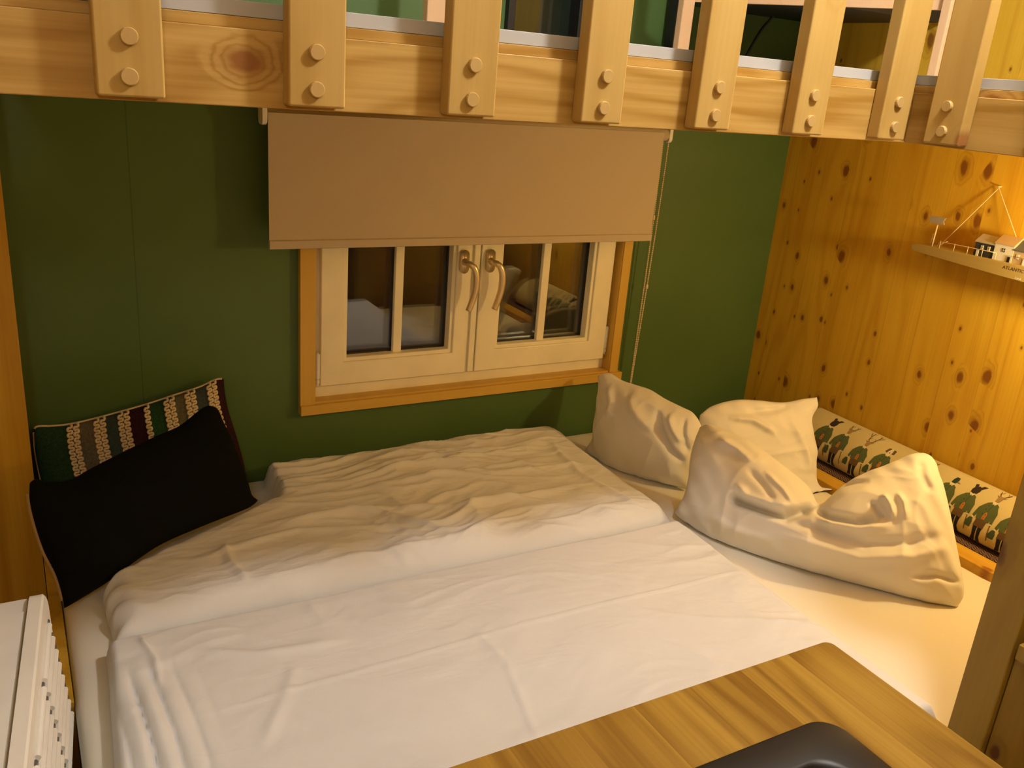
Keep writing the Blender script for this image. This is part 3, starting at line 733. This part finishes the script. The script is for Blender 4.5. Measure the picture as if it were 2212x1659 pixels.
pc = {k: cloth('print_'+k, c, weave=1100, wsc=40, wr=.1, wd=.001, var=.15) for k, c in dict(green=(.095,.12,.04), dgreen=(.06,.09,.035), brown=(.13,.075,.03), navy=(.012,.014,.02), black=(.035,.022,.016), tan=(.36,.22,.09), cream=(.72,.62,.42), orange=(.52,.17,.04), red=(.12,.02,.015), teal=(.02,.05,.045)).items()}
def figure(y0, kind, H=.0, sc_=1.0):
    par = bpy.data.objects.new('printed_animal', None)
    layers = []
    def add(col, pts): layers.append((col, pts))
    add('navy', [(-.20,.00),(-.05,.00),(-.03,.05),(-.03,.28),(-.19,.28),(-.15,.10)])
    add('navy', [(.02,-.02),(.20,-.03),(.16,.04),(.12,.10),(.15,.28),(.0,.28)])
    add('brown', [(-.21,.26),(.0,.27),(.17,.26),(.20,.45),(-.20,.45)])
    add('green', [(-.24,.40),(.25,.40),(.29,.60),(.20,.75),(.07,.79),(-.09,.79),(-.22,.74),(-.30,.58)])
    add('green', [(-.24,.72),(-.36,.60),(-.40,.42),(-.31,.40),(-.22,.55)]); add('green', [(.20,.73),(.35,.60),(.38,.40),(.29,.40),(.22,.55)])
    add('cream', [(-.40,.42),(-.31,.40),(-.30,.37),(-.39,.38)]); add('cream', [(.29,.40),(.38,.40),(.37,.37),(.30,.37)])
    add('dgreen', [(-.50,.20),(-.30,.20),(-.28,.30),(-.34,.38),(-.44,.37),(-.52,.28)])
    add('brown', [(.33,.38),(.36,.38),(.42,.12),(.39,.11)])
    add('orange', [(-.05,.42),(.07,.42),(.06,.53),(.0,.57),(-.05,.52)])
    add('dgreen', [(-.01,.44),(.015,.44),(.02,.75),(-.015,.75)])
    for zz in (.50,.60,.68): add('black', [(-.11,zz),(-.085,zz),(-.085,zz+.02),(-.11,zz+.02)])
    add('cream', [(-.10,.79),(-.02,.73),(.0,.76),(.04,.73),(.10,.79),(.05,.83),(-.06,.83)])
    if kind == 'bear':
        add('black', [(-.12,.82),(.0,.79),(.11,.82),(.15,.90),(.12,.98),(.0,1.02),(-.11,.99),(-.15,.90)]); add('black', [(-.13,.95),(-.20,1.04),(-.11,1.07),(-.06,1.0)]); add('black', [(.12,.95),(.24,1.07),(.10,1.06),(.05,1.0)])
    elif kind in ('deer', 'stag'):
        add('tan', [(-.06,.81),(.06,.81),(.09,.92),(.07,.98),(-.06,.98),(-.09,.92)])
        h = 1.12 if kind == 'deer' else 1.30
        for s in (-1, 1):
            add('brown', [(s*.04,.97),(s*.06,.97),(s*.16,1.04),(s*.20,h),(s*.17,h-.01),(s*.13,1.05)])
            add('brown', [(s*.13,1.05),(s*.15,1.04),(s*.08,1.12),(s*.065,1.11)])
            add('tan', [(s*.06,.93),(s*.20,.99),(s*.08,.97)])
            if kind == 'stag': add('brown', [(s*.18,1.15),(s*.20,1.15),(s*.32,1.27),(s*.30,1.28)]); add('brown', [(s*.19,1.22),(s*.2,1.21),(s*.10,1.32),(s*.09,1.31)])
    elif kind == 'dog':
        add('cream', [(-.07,.81),(.07,.81),(.10,.92),(.05,.99),(-.05,.99),(-.10,.92)]); add('brown', [(-.05,.99),(-.16,.97),(-.19,.86),(-.11,.84),(-.07,.93)]); add('brown', [(.05,.99),(.17,.98),(.20,.87),(.11,.85),(.07,.93)]); add('black', [(-.02,.84),(.02,.84),(.02,.87),(-.02,.87)])
    elif kind == 'duck':
        add('teal', [(-.07,.81),(.07,.81),(.11,.90),(.07,.98),(-.05,.98),(-.09,.90)]); add('tan', [(.09,.90),(.24,.86),(.10,.86)])
    W = .078*sc_; K0, K1 = 3.2, 24.0
    for li, (col, pts) in enumerate(layers):
        bmx = by.setdefault(col, bmesh.new())
        from mathutils.geometry import tessellate_polygon
        P2 = [Vector((a, b, 0)) for a, b in pts]
        tris = [tuple(P2[i] for i in t) for t in tessellate_polygon([P2])]
        for _ in range(4):
            nxt = []
            for A_, B_, C_ in tris:
                if max((A_-B_).length, (B_-C_).length, (C_-A_).length) < .11: nxt.append((A_, B_, C_)); continue
                ab, bc_, ca = (A_+B_)/2, (B_+C_)/2, (C_+A_)/2
                nxt += [(A_, ab, ca), (ab, B_, bc_), (ca, bc_, C_), (ab, bc_, ca)]
            tris = nxt
        cache = {}
        for tri in tris:
            f = []
            for v in tri:
                key = (round(v.x, 5), round(v.y, 5))
                if key not in cache:
                    hh = v.y/1.15 if kind != 'stag' else v.y/1.30
                    k = K0+(K1-K0)*min(1.03, max(-.05, hh)); y = y0-v.x*W
                    p = bols(y, k); q = bols(y, k+.3); y2 = bols(y+.002, k)
                    nn = (y2-p).cross(q-p).normalized()
                    if nn.dot(p-cen-Vector((0, y, 0))) < 0: nn = -nn
                    cache[key] = bmx.verts.new(p+nn*(.0010+li*.00006))
                f.append(cache[key])
            if len(set(f)) == 3:
                try: bmx.faces.new(f)
                except ValueError: pass
first = True
def feet(px, py): return at(0, 2.243, px, py).y
for kind, px, py in (('stag',1705,955),('bear',1762,985),('deer',1795,1005),('stag',1838,1032),('dog',1880,1052),('duck',2020,1110),('bear',2058,1150),('deer',2108,1168),('stag',2160,1195),('dog',2215,1225),('deer',1960,1085),('bear',1920,1070)):
    by = {}
    figure(feet(px, py), kind)
    # one print = one part, with a material slot per dye
    bm = bmesh.new(); mats = []
    for i, (c, b_) in enumerate(by.items()):
        mats.append(pc[c]); mp = {}
        for v in b_.verts: mp[v] = bm.verts.new(v.co)
        for f in b_.faces:
            g = bm.faces.new([mp[v] for v in f.verts]); g.material_index = i
        b_.free()
    me_o = obj('printed_animal', bm, mats, bt)
    me_o['label'] = {'stag':'printed stag in a green coat','bear':'printed black bear in a green coat','deer':'printed deer in a green coat','dog':'printed dog in a green coat','duck':'printed duck in a green coat'}[kind]
mt = obj('woven_mat', B((2.205,X1-.003,.76,2.2,.4742,.4762)), m_mat); tag(mt, 'dark woven mat lying under the animal-print bolster', 'mat')

# ---------------------------------------------------------------- hanging harbour shelf on the right wall
sh = thing('harbour_shelf', 'driftwood shelf with miniature harbour houses hanging by string on the pine wall', 'wall decoration', (2.35, 1.4, 1.2))
xs_ = 2.308
def shp(px, py, x=None): return at(0, x or xs_, px, py)
def tz(y): return 1.2215 + (1.672-y)*.018      # top of the board
zbot = lambda y: tz(y)-.022-.020*min(1, max(0, (1.675-y)/.35))
bm = bmesh.new(); ysl = [1.676, 1.66, 1.64, 1.60, 1.5, 1.4, 1.3, 1.2, 1.1]; L = []
for y in ysl:
    k = .004 if y > 1.67 else 0
    L.append([(xs_, y, zbot(y)+k), (X1-.001, y, zbot(y)+k), (X1-.001, y, tz(y)-k), (xs_, y, tz(y)-k)])
loops(bm, L, True, True); obj('board', bm, m_shelf, sh, bevel=.0015)
# string
ap = Vector((X1-.008, at(0, X1-.008, 2158, 406).y, at(0, X1-.008, 2158, 406).z))
bm = bmesh.new(); e1 = Vector((2.355, 1.62, tz(1.62))); e2 = Vector((2.355, 2*ap.y-1.62+.02, tz(1.3)))
e2 = at(0, 2.352, 2203, 535); tube(bm, [e1, ap, e2], .0014, 6); tube(bm, [ap+Vector((-.004,0,.003)), Vector((X1,ap.y,ap.z+.003))], .002, 8)
lab(obj('string', bm, m_cord, sh), 'thin string to a nail above')
# signpost
m_pw = plain('painted_white_wood', (.70,.68,.64), .6); m_navy = plain('painted_dark_slate', (.035,.04,.045), .6); m_beige = plain('painted_beige', (.50,.36,.22), .6); m_grey = plain('painted_grey_roof', (.42,.38,.36), .6); m_dgrey = plain('slate_roof', (.10,.11,.11), .6)
yp = shp(2006,527).y
bm = bmesh.new(); tube(bm, [(2.325,yp,tz(yp)),(2.325,yp-.002,tz(yp)+.062),], .0022, 8); tube(bm, [(2.325,yp+.006,tz(yp)),(2.325,yp+.004,tz(yp)+.036)], .0014, 8)
sp_ = obj('signpost', bm, m_cord, sh, smooth=True)
bm = bmesh.new(); zz = tz(yp)+.075
prism(bm, [(yp+.024,zz-.004),(yp+.018,zz-.0105),(yp-.026,zz-.009),(yp-.021,zz+.0),(yp-.027,zz+.010),(yp+.018,zz+.0095),(yp+.026,zz+.004)], lambda a, b, d: (d, a, b), 2.3195, 2.3225)
obj('arrow_board', bm, m_grey, sp_)
# railing
bm = bmesh.new(); ry = [shp(2028,0+530).y, shp(2058,540).y, shp(2087,545).y, shp(2118,552).y, shp(2147,560).y]
rl = [(xs_+.004, y, tz(y)+.019) for y in ry]
for x, y, z in rl: tube(bm, [(x,y,tz(y)),(x,y,z+.002)], .0009, 6)
tube(bm, [(xs_+.010,ry[0]+.012,tz(ry[0])+.004)]+rl, .0009, 6)
ry2 = [shp(2181,568).y, shp(2212,575).y, 1.28]; tube(bm, [(xs_+.004,y,tz(y)+.019) for y in ry2], .0009, 6)
for y in ry2: tube(bm, [(xs_+.004,y,tz(y)),(xs_+.004,y,tz(y)+.02)], .0009, 6)
# small boat ribs beside the rail
tube(bm, [(2.335,ry[0]+.016,tz(ry[0])+.002),(2.335,ry[0]+.006,tz(ry[0])+.013),(2.335,ry[0]-.006,tz(ry[0])+.02)], .001, 6)
obj('wire_railing', bm, m_cord, sh, smooth=True)
def house(ya, yb_, h, rh, wall, roof, wins, door, wm, xf=2.322, xb=2.372):
    ya, yb_ = max(ya, yb_), min(ya, yb_); ym = (ya+yb_)/2; z0 = tz(ym)-.0005
    o = obj('house', B((xf,xb,yb_,ya,z0,z0+h)), wall, sh)
    bm = bmesh.new(); xm = (xf+xb)/2
    prism(bm, [(xf-.003,z0+h-.001),(xf-.003,z0+h+.002),(xm,z0+h+rh),(xb+.003,z0+h+.002),(xb+.003,z0+h-.001)], lambda a, b, d: (a, d, b), yb_-.001, ya+.001)
    obj('roof', bm, roof, o)
    for (u, v, w_, hh) in wins:
        y = ya+(yb_-ya)*u; z = z0+h*v
        bm = B((xf-.0018,xf,y-w_/2,y+w_/2,z,z+hh)); obj('house_window', bm, wm, o)
        if wm is not m_black: 
            bm = B((xf-.0022,xf-.0017,y-.0004,y+.0004,z,z+hh),(xf-.0022,xf-.0017,y-w_/2,y+w_/2,z+hh/2-.0004,z+hh/2+.0004)); obj('glazing_bars', bm, wall, o)
        else:
            bm = B((xf-.0022,xf-.0017,y-.0005,y+.0005,z,z+hh),(xf-.0022,xf-.0017,y-w_/2,y+w_/2,z+hh/2-.0005,z+hh/2+.0005)); obj('glazing_bars', bm, wall, o)
    if door:
        u, w_, hh, dm = door; y = ya+(yb_-ya)*u
        obj('house_door', B((xf-.0018,xf,y-w_/2,y+w_/2,z0,z0+hh)), dm, o)
ha = at(0,2.322,2104,540).y; hb = at(0,2.322,2145,552).y; hc = at(0,2.322,2186,562).y; hd_ = at(0,2.322,2230,572).y
house(ha, hb, .038, .020, m_navy, m_grey, [(.38,.52,.007,.011),(.72,.52,.007,.011)], (.2,.007,.016,m_pw), m_pw)
house(hb-.0005, hc, .044, .022, m_pw, m_beige, [(.5,.55,.007,.010)], (.85,.007,.015,m_black), m_black, xf=2.319)
house(hc-.0005, hd_, .034, .026, m_beige, m_dgrey, [(.25,.38,.008,.012)], (.6,.007,.016,m_pw), m_pw, xf=2.320)
def text(body, loc, size, mat, rot, par, ext=.0002):
    cu = bpy.data.curves.new('t', 'FONT'); cu.body = body; cu.size = size; cu.extrude = ext
    ob = bpy.data.objects.new('t', cu); C.objects.link(ob)
    dg = bpy.context.evaluated_depsgraph_get(); me = bpy.data.meshes.new_from_object(ob.evaluated_get(dg)); bpy.data.objects.remove(ob)
    bm = bmesh.new(); bm.from_mesh(me); bpy.data.meshes.remove(me)
    bmesh.ops.transform(bm, matrix=Matrix.Translation(loc) @ rot, verts=bm.verts)
    return obj('lettering', bm, mat, par)
rotw = Matrix(((0,0,-1,0),(-1,0,0,0),(0,1,0,0),(0,0,0,1)))   # text x -> -y, y -> z, facing -x
yt = shp(2166,578).y; text('ATLANTIC', (xs_-.0003, yt, tz(yt)-.017), .0125, plain('ink', (.10,.05,.03), .8), rotw, sh)
yt = shp(2191,602).y; text('Land', (xs_-.0003, yt, tz(yt)-.037), .009, m_pw, rotw, sh)

# ---------------------------------------------------------------- heater / slotted cover at lower left
ht = thing('slotted_heater', 'white slotted heater at the lower left corner by the bed foot', 'heater', (-.15, 1.25, 0))
zt_ = .705; yF, yN = 1.505, .70
hx = lambda x, y: x + .095*(y-yF)
bm = bmesh.new(); prism(bm, [(-.30,.02),(-.028,.02),(-.030,zt_-.012),(-.034,zt_-.008),(-.30,zt_-.008)], lambda a, b, d: (hx(a, d), d, b), yN, yF-.05)
obj('housing', bm, m_white, ht, bevel=.003)
bm = B((-.30,-.032,yF-.049,yF-.004,.02,zt_-.012))
for v in bm.verts: v.co.x = hx(v.co.x, v.co.y)
obj('back_cap', bm, m_white, ht, bevel=.004)
def gp(y, z, dx=0): return (hx(-.0065+(zt_-max(z,.47))*.10+dx, y), y, z)
def gl(dx, ins):
    pts = [(yN,.03+ins),(yF-ins,.03+ins)]
    for i in range(9):
        a = radians(90*i/8); r = .03; pts.append((yF-ins-r+r*cos(a), zt_-ins-r+r*sin(a)))
    pts.append((yN, zt_-ins))
    return [gp(y, z, dx) for y, z in pts]
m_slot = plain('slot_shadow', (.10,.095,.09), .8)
bm = bmesh.new(); loops(bm, [gl(-.022,0), gl(-.003,0), gl(0,.003)], True, True)
q_ = lambda y, zz, dx: Vector(gp(y, zz, dx))
for r_ in range(8):
    z = zt_-.045-r_*.027
    for c_ in range(4):
        ya = yF-.05-c_*.17
        tube(bm, [q_(ya,z,.0008), q_(ya-.15,z,.0008)], .0050, 8)
        k = len(bm.faces)
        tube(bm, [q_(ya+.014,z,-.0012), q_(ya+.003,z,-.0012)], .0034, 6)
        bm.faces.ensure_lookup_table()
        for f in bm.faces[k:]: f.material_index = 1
obj('grille_panel', bm, [m_white, m_slot], ht)

# ---------------------------------------------------------------- kitchen unit
kt = thing('kitchen_cabinet', 'kitchen base unit carrying the oak worktop', 'cabinet', (.2, .35, 0))
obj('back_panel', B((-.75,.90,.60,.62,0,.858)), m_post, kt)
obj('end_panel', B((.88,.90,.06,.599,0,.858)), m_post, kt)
sx0, sx1, sy0, sy1 = .20, .800, .10, .548
bm = bmesh.new()
O = lambda z, i=0: [(x, y, z) for x, y in rrect(-.8+i, .929-i, .03+i, .662-i, .012, 6)]
I = lambda z: [(x, y, z) for x, y in rrect(sx0+.02, sx1-.02, sy0+.02, sy1-.02, .03, 6)]
loops(bm, [I(.86), O(.86), O(.898), O(.8998,.001), O(.9,.0025), I(.9), I(.86)]); bmesh.ops.remove_doubles(bm, verts=bm.verts, dist=1e-6)
tag(obj('worktop', bm, m_counter), 'oiled oak kitchen worktop corner in the foreground', 'worktop')
bm = bmesh.new()
S = lambda i, z, r: [(x, y, z) for x, y in rrect(sx0+i, sx1-i, sy0+i, sy1-i, r, 8)]
loops(bm, [S(.002,.9002,.034), S(0,.903,.035), S(.0015,.9062,.034), S(.004,.907,.032), S(.046,.9065,.035), S(.050,.9055,.036), S(.054,.901,.037), S(.056,.89,.038), S(.062,.76,.04), S(.075,.745,.05), S(.1,.74,.05)], False, True)
obj_s = obj('sink', bm, m_sink, smooth=True)
tag(obj_s, 'black composite sink set into the oak worktop', 'sink')

# ---------------------------------------------------------------- things seen mirrored in the window
sk = thing('wall_socket', 'white triple wall socket on the pine wall, mirrored in the window', 'socket', (X1, .30, .70))
bm = bmesh.new(); prism(bm, rrect(.17,.41,.66,.74,.008,4), lambda a, b, d: (d, a, b), X1-.012, X1-.0005); obj('face_plate', bm, m_white, sk)
for y in (.21,.29,.37):
    bm = bmesh.new(); tube(bm, [(X1-.014,y,.70),(X1-.0125,y,.70)], .024, 20); obj('socket_well', bm, m_strip, sk)

# ---------------------------------------------------------------- light
def area(name, loc, tgt, size, power, col, size_y=None, spread=None):
    l = bpy.data.lights.new(name, 'AREA'); l.shape = 'RECTANGLE' if size_y else 'DISK'; l.size = size
    if size_y: l.size_y = size_y
    l.energy = power; l.color = col
    o = bpy.data.objects.new(name, l); C.objects.link(o); o.location = loc
    o.rotation_euler = (Vector(tgt)-Vector(loc)).to_track_quat('-Z', 'Y').to_euler(); return o
def point(name, loc, r, power, col):
    l = bpy.data.lights.new(name, 'POINT'); l.shadow_soft_size = r; l.energy = power; l.color = col
    o = bpy.data.objects.new(name, l); C.objects.link(o); o.location = loc; return o
point('room_ceiling_light', (1.25, .55, 2.45), .06, 52, (1, .96, .93))
point('rear_fill_light', (-.4, -.9, 2.3), .12, 20, (1, .95, .86))  # added fill from behind the camera, reaching deeper under the loft
point('reading_light', (2.20, 1.00, 1.30), .035, 17, (1, .77, .36))
point('loft_light', (.9, 1.95, 2.45), .08, 2.0, (.80, .92, 1.0))
wd = bpy.data.worlds.new('night'); bpy.context.scene.world = wd; wd.use_nodes = True
bg = wd.node_tree.nodes['Background']; bg.inputs[0].default_value = (.05, .07, .16, 1); bg.inputs[1].default_value = .25
sc = bpy.context.scene
sc.view_settings.view_transform = 'Standard'; sc.view_settings.look = 'None'; sc.view_settings.gamma = 1
sc.view_settings.use_curve_mapping = False; sc.view_settings.exposure = 0.0
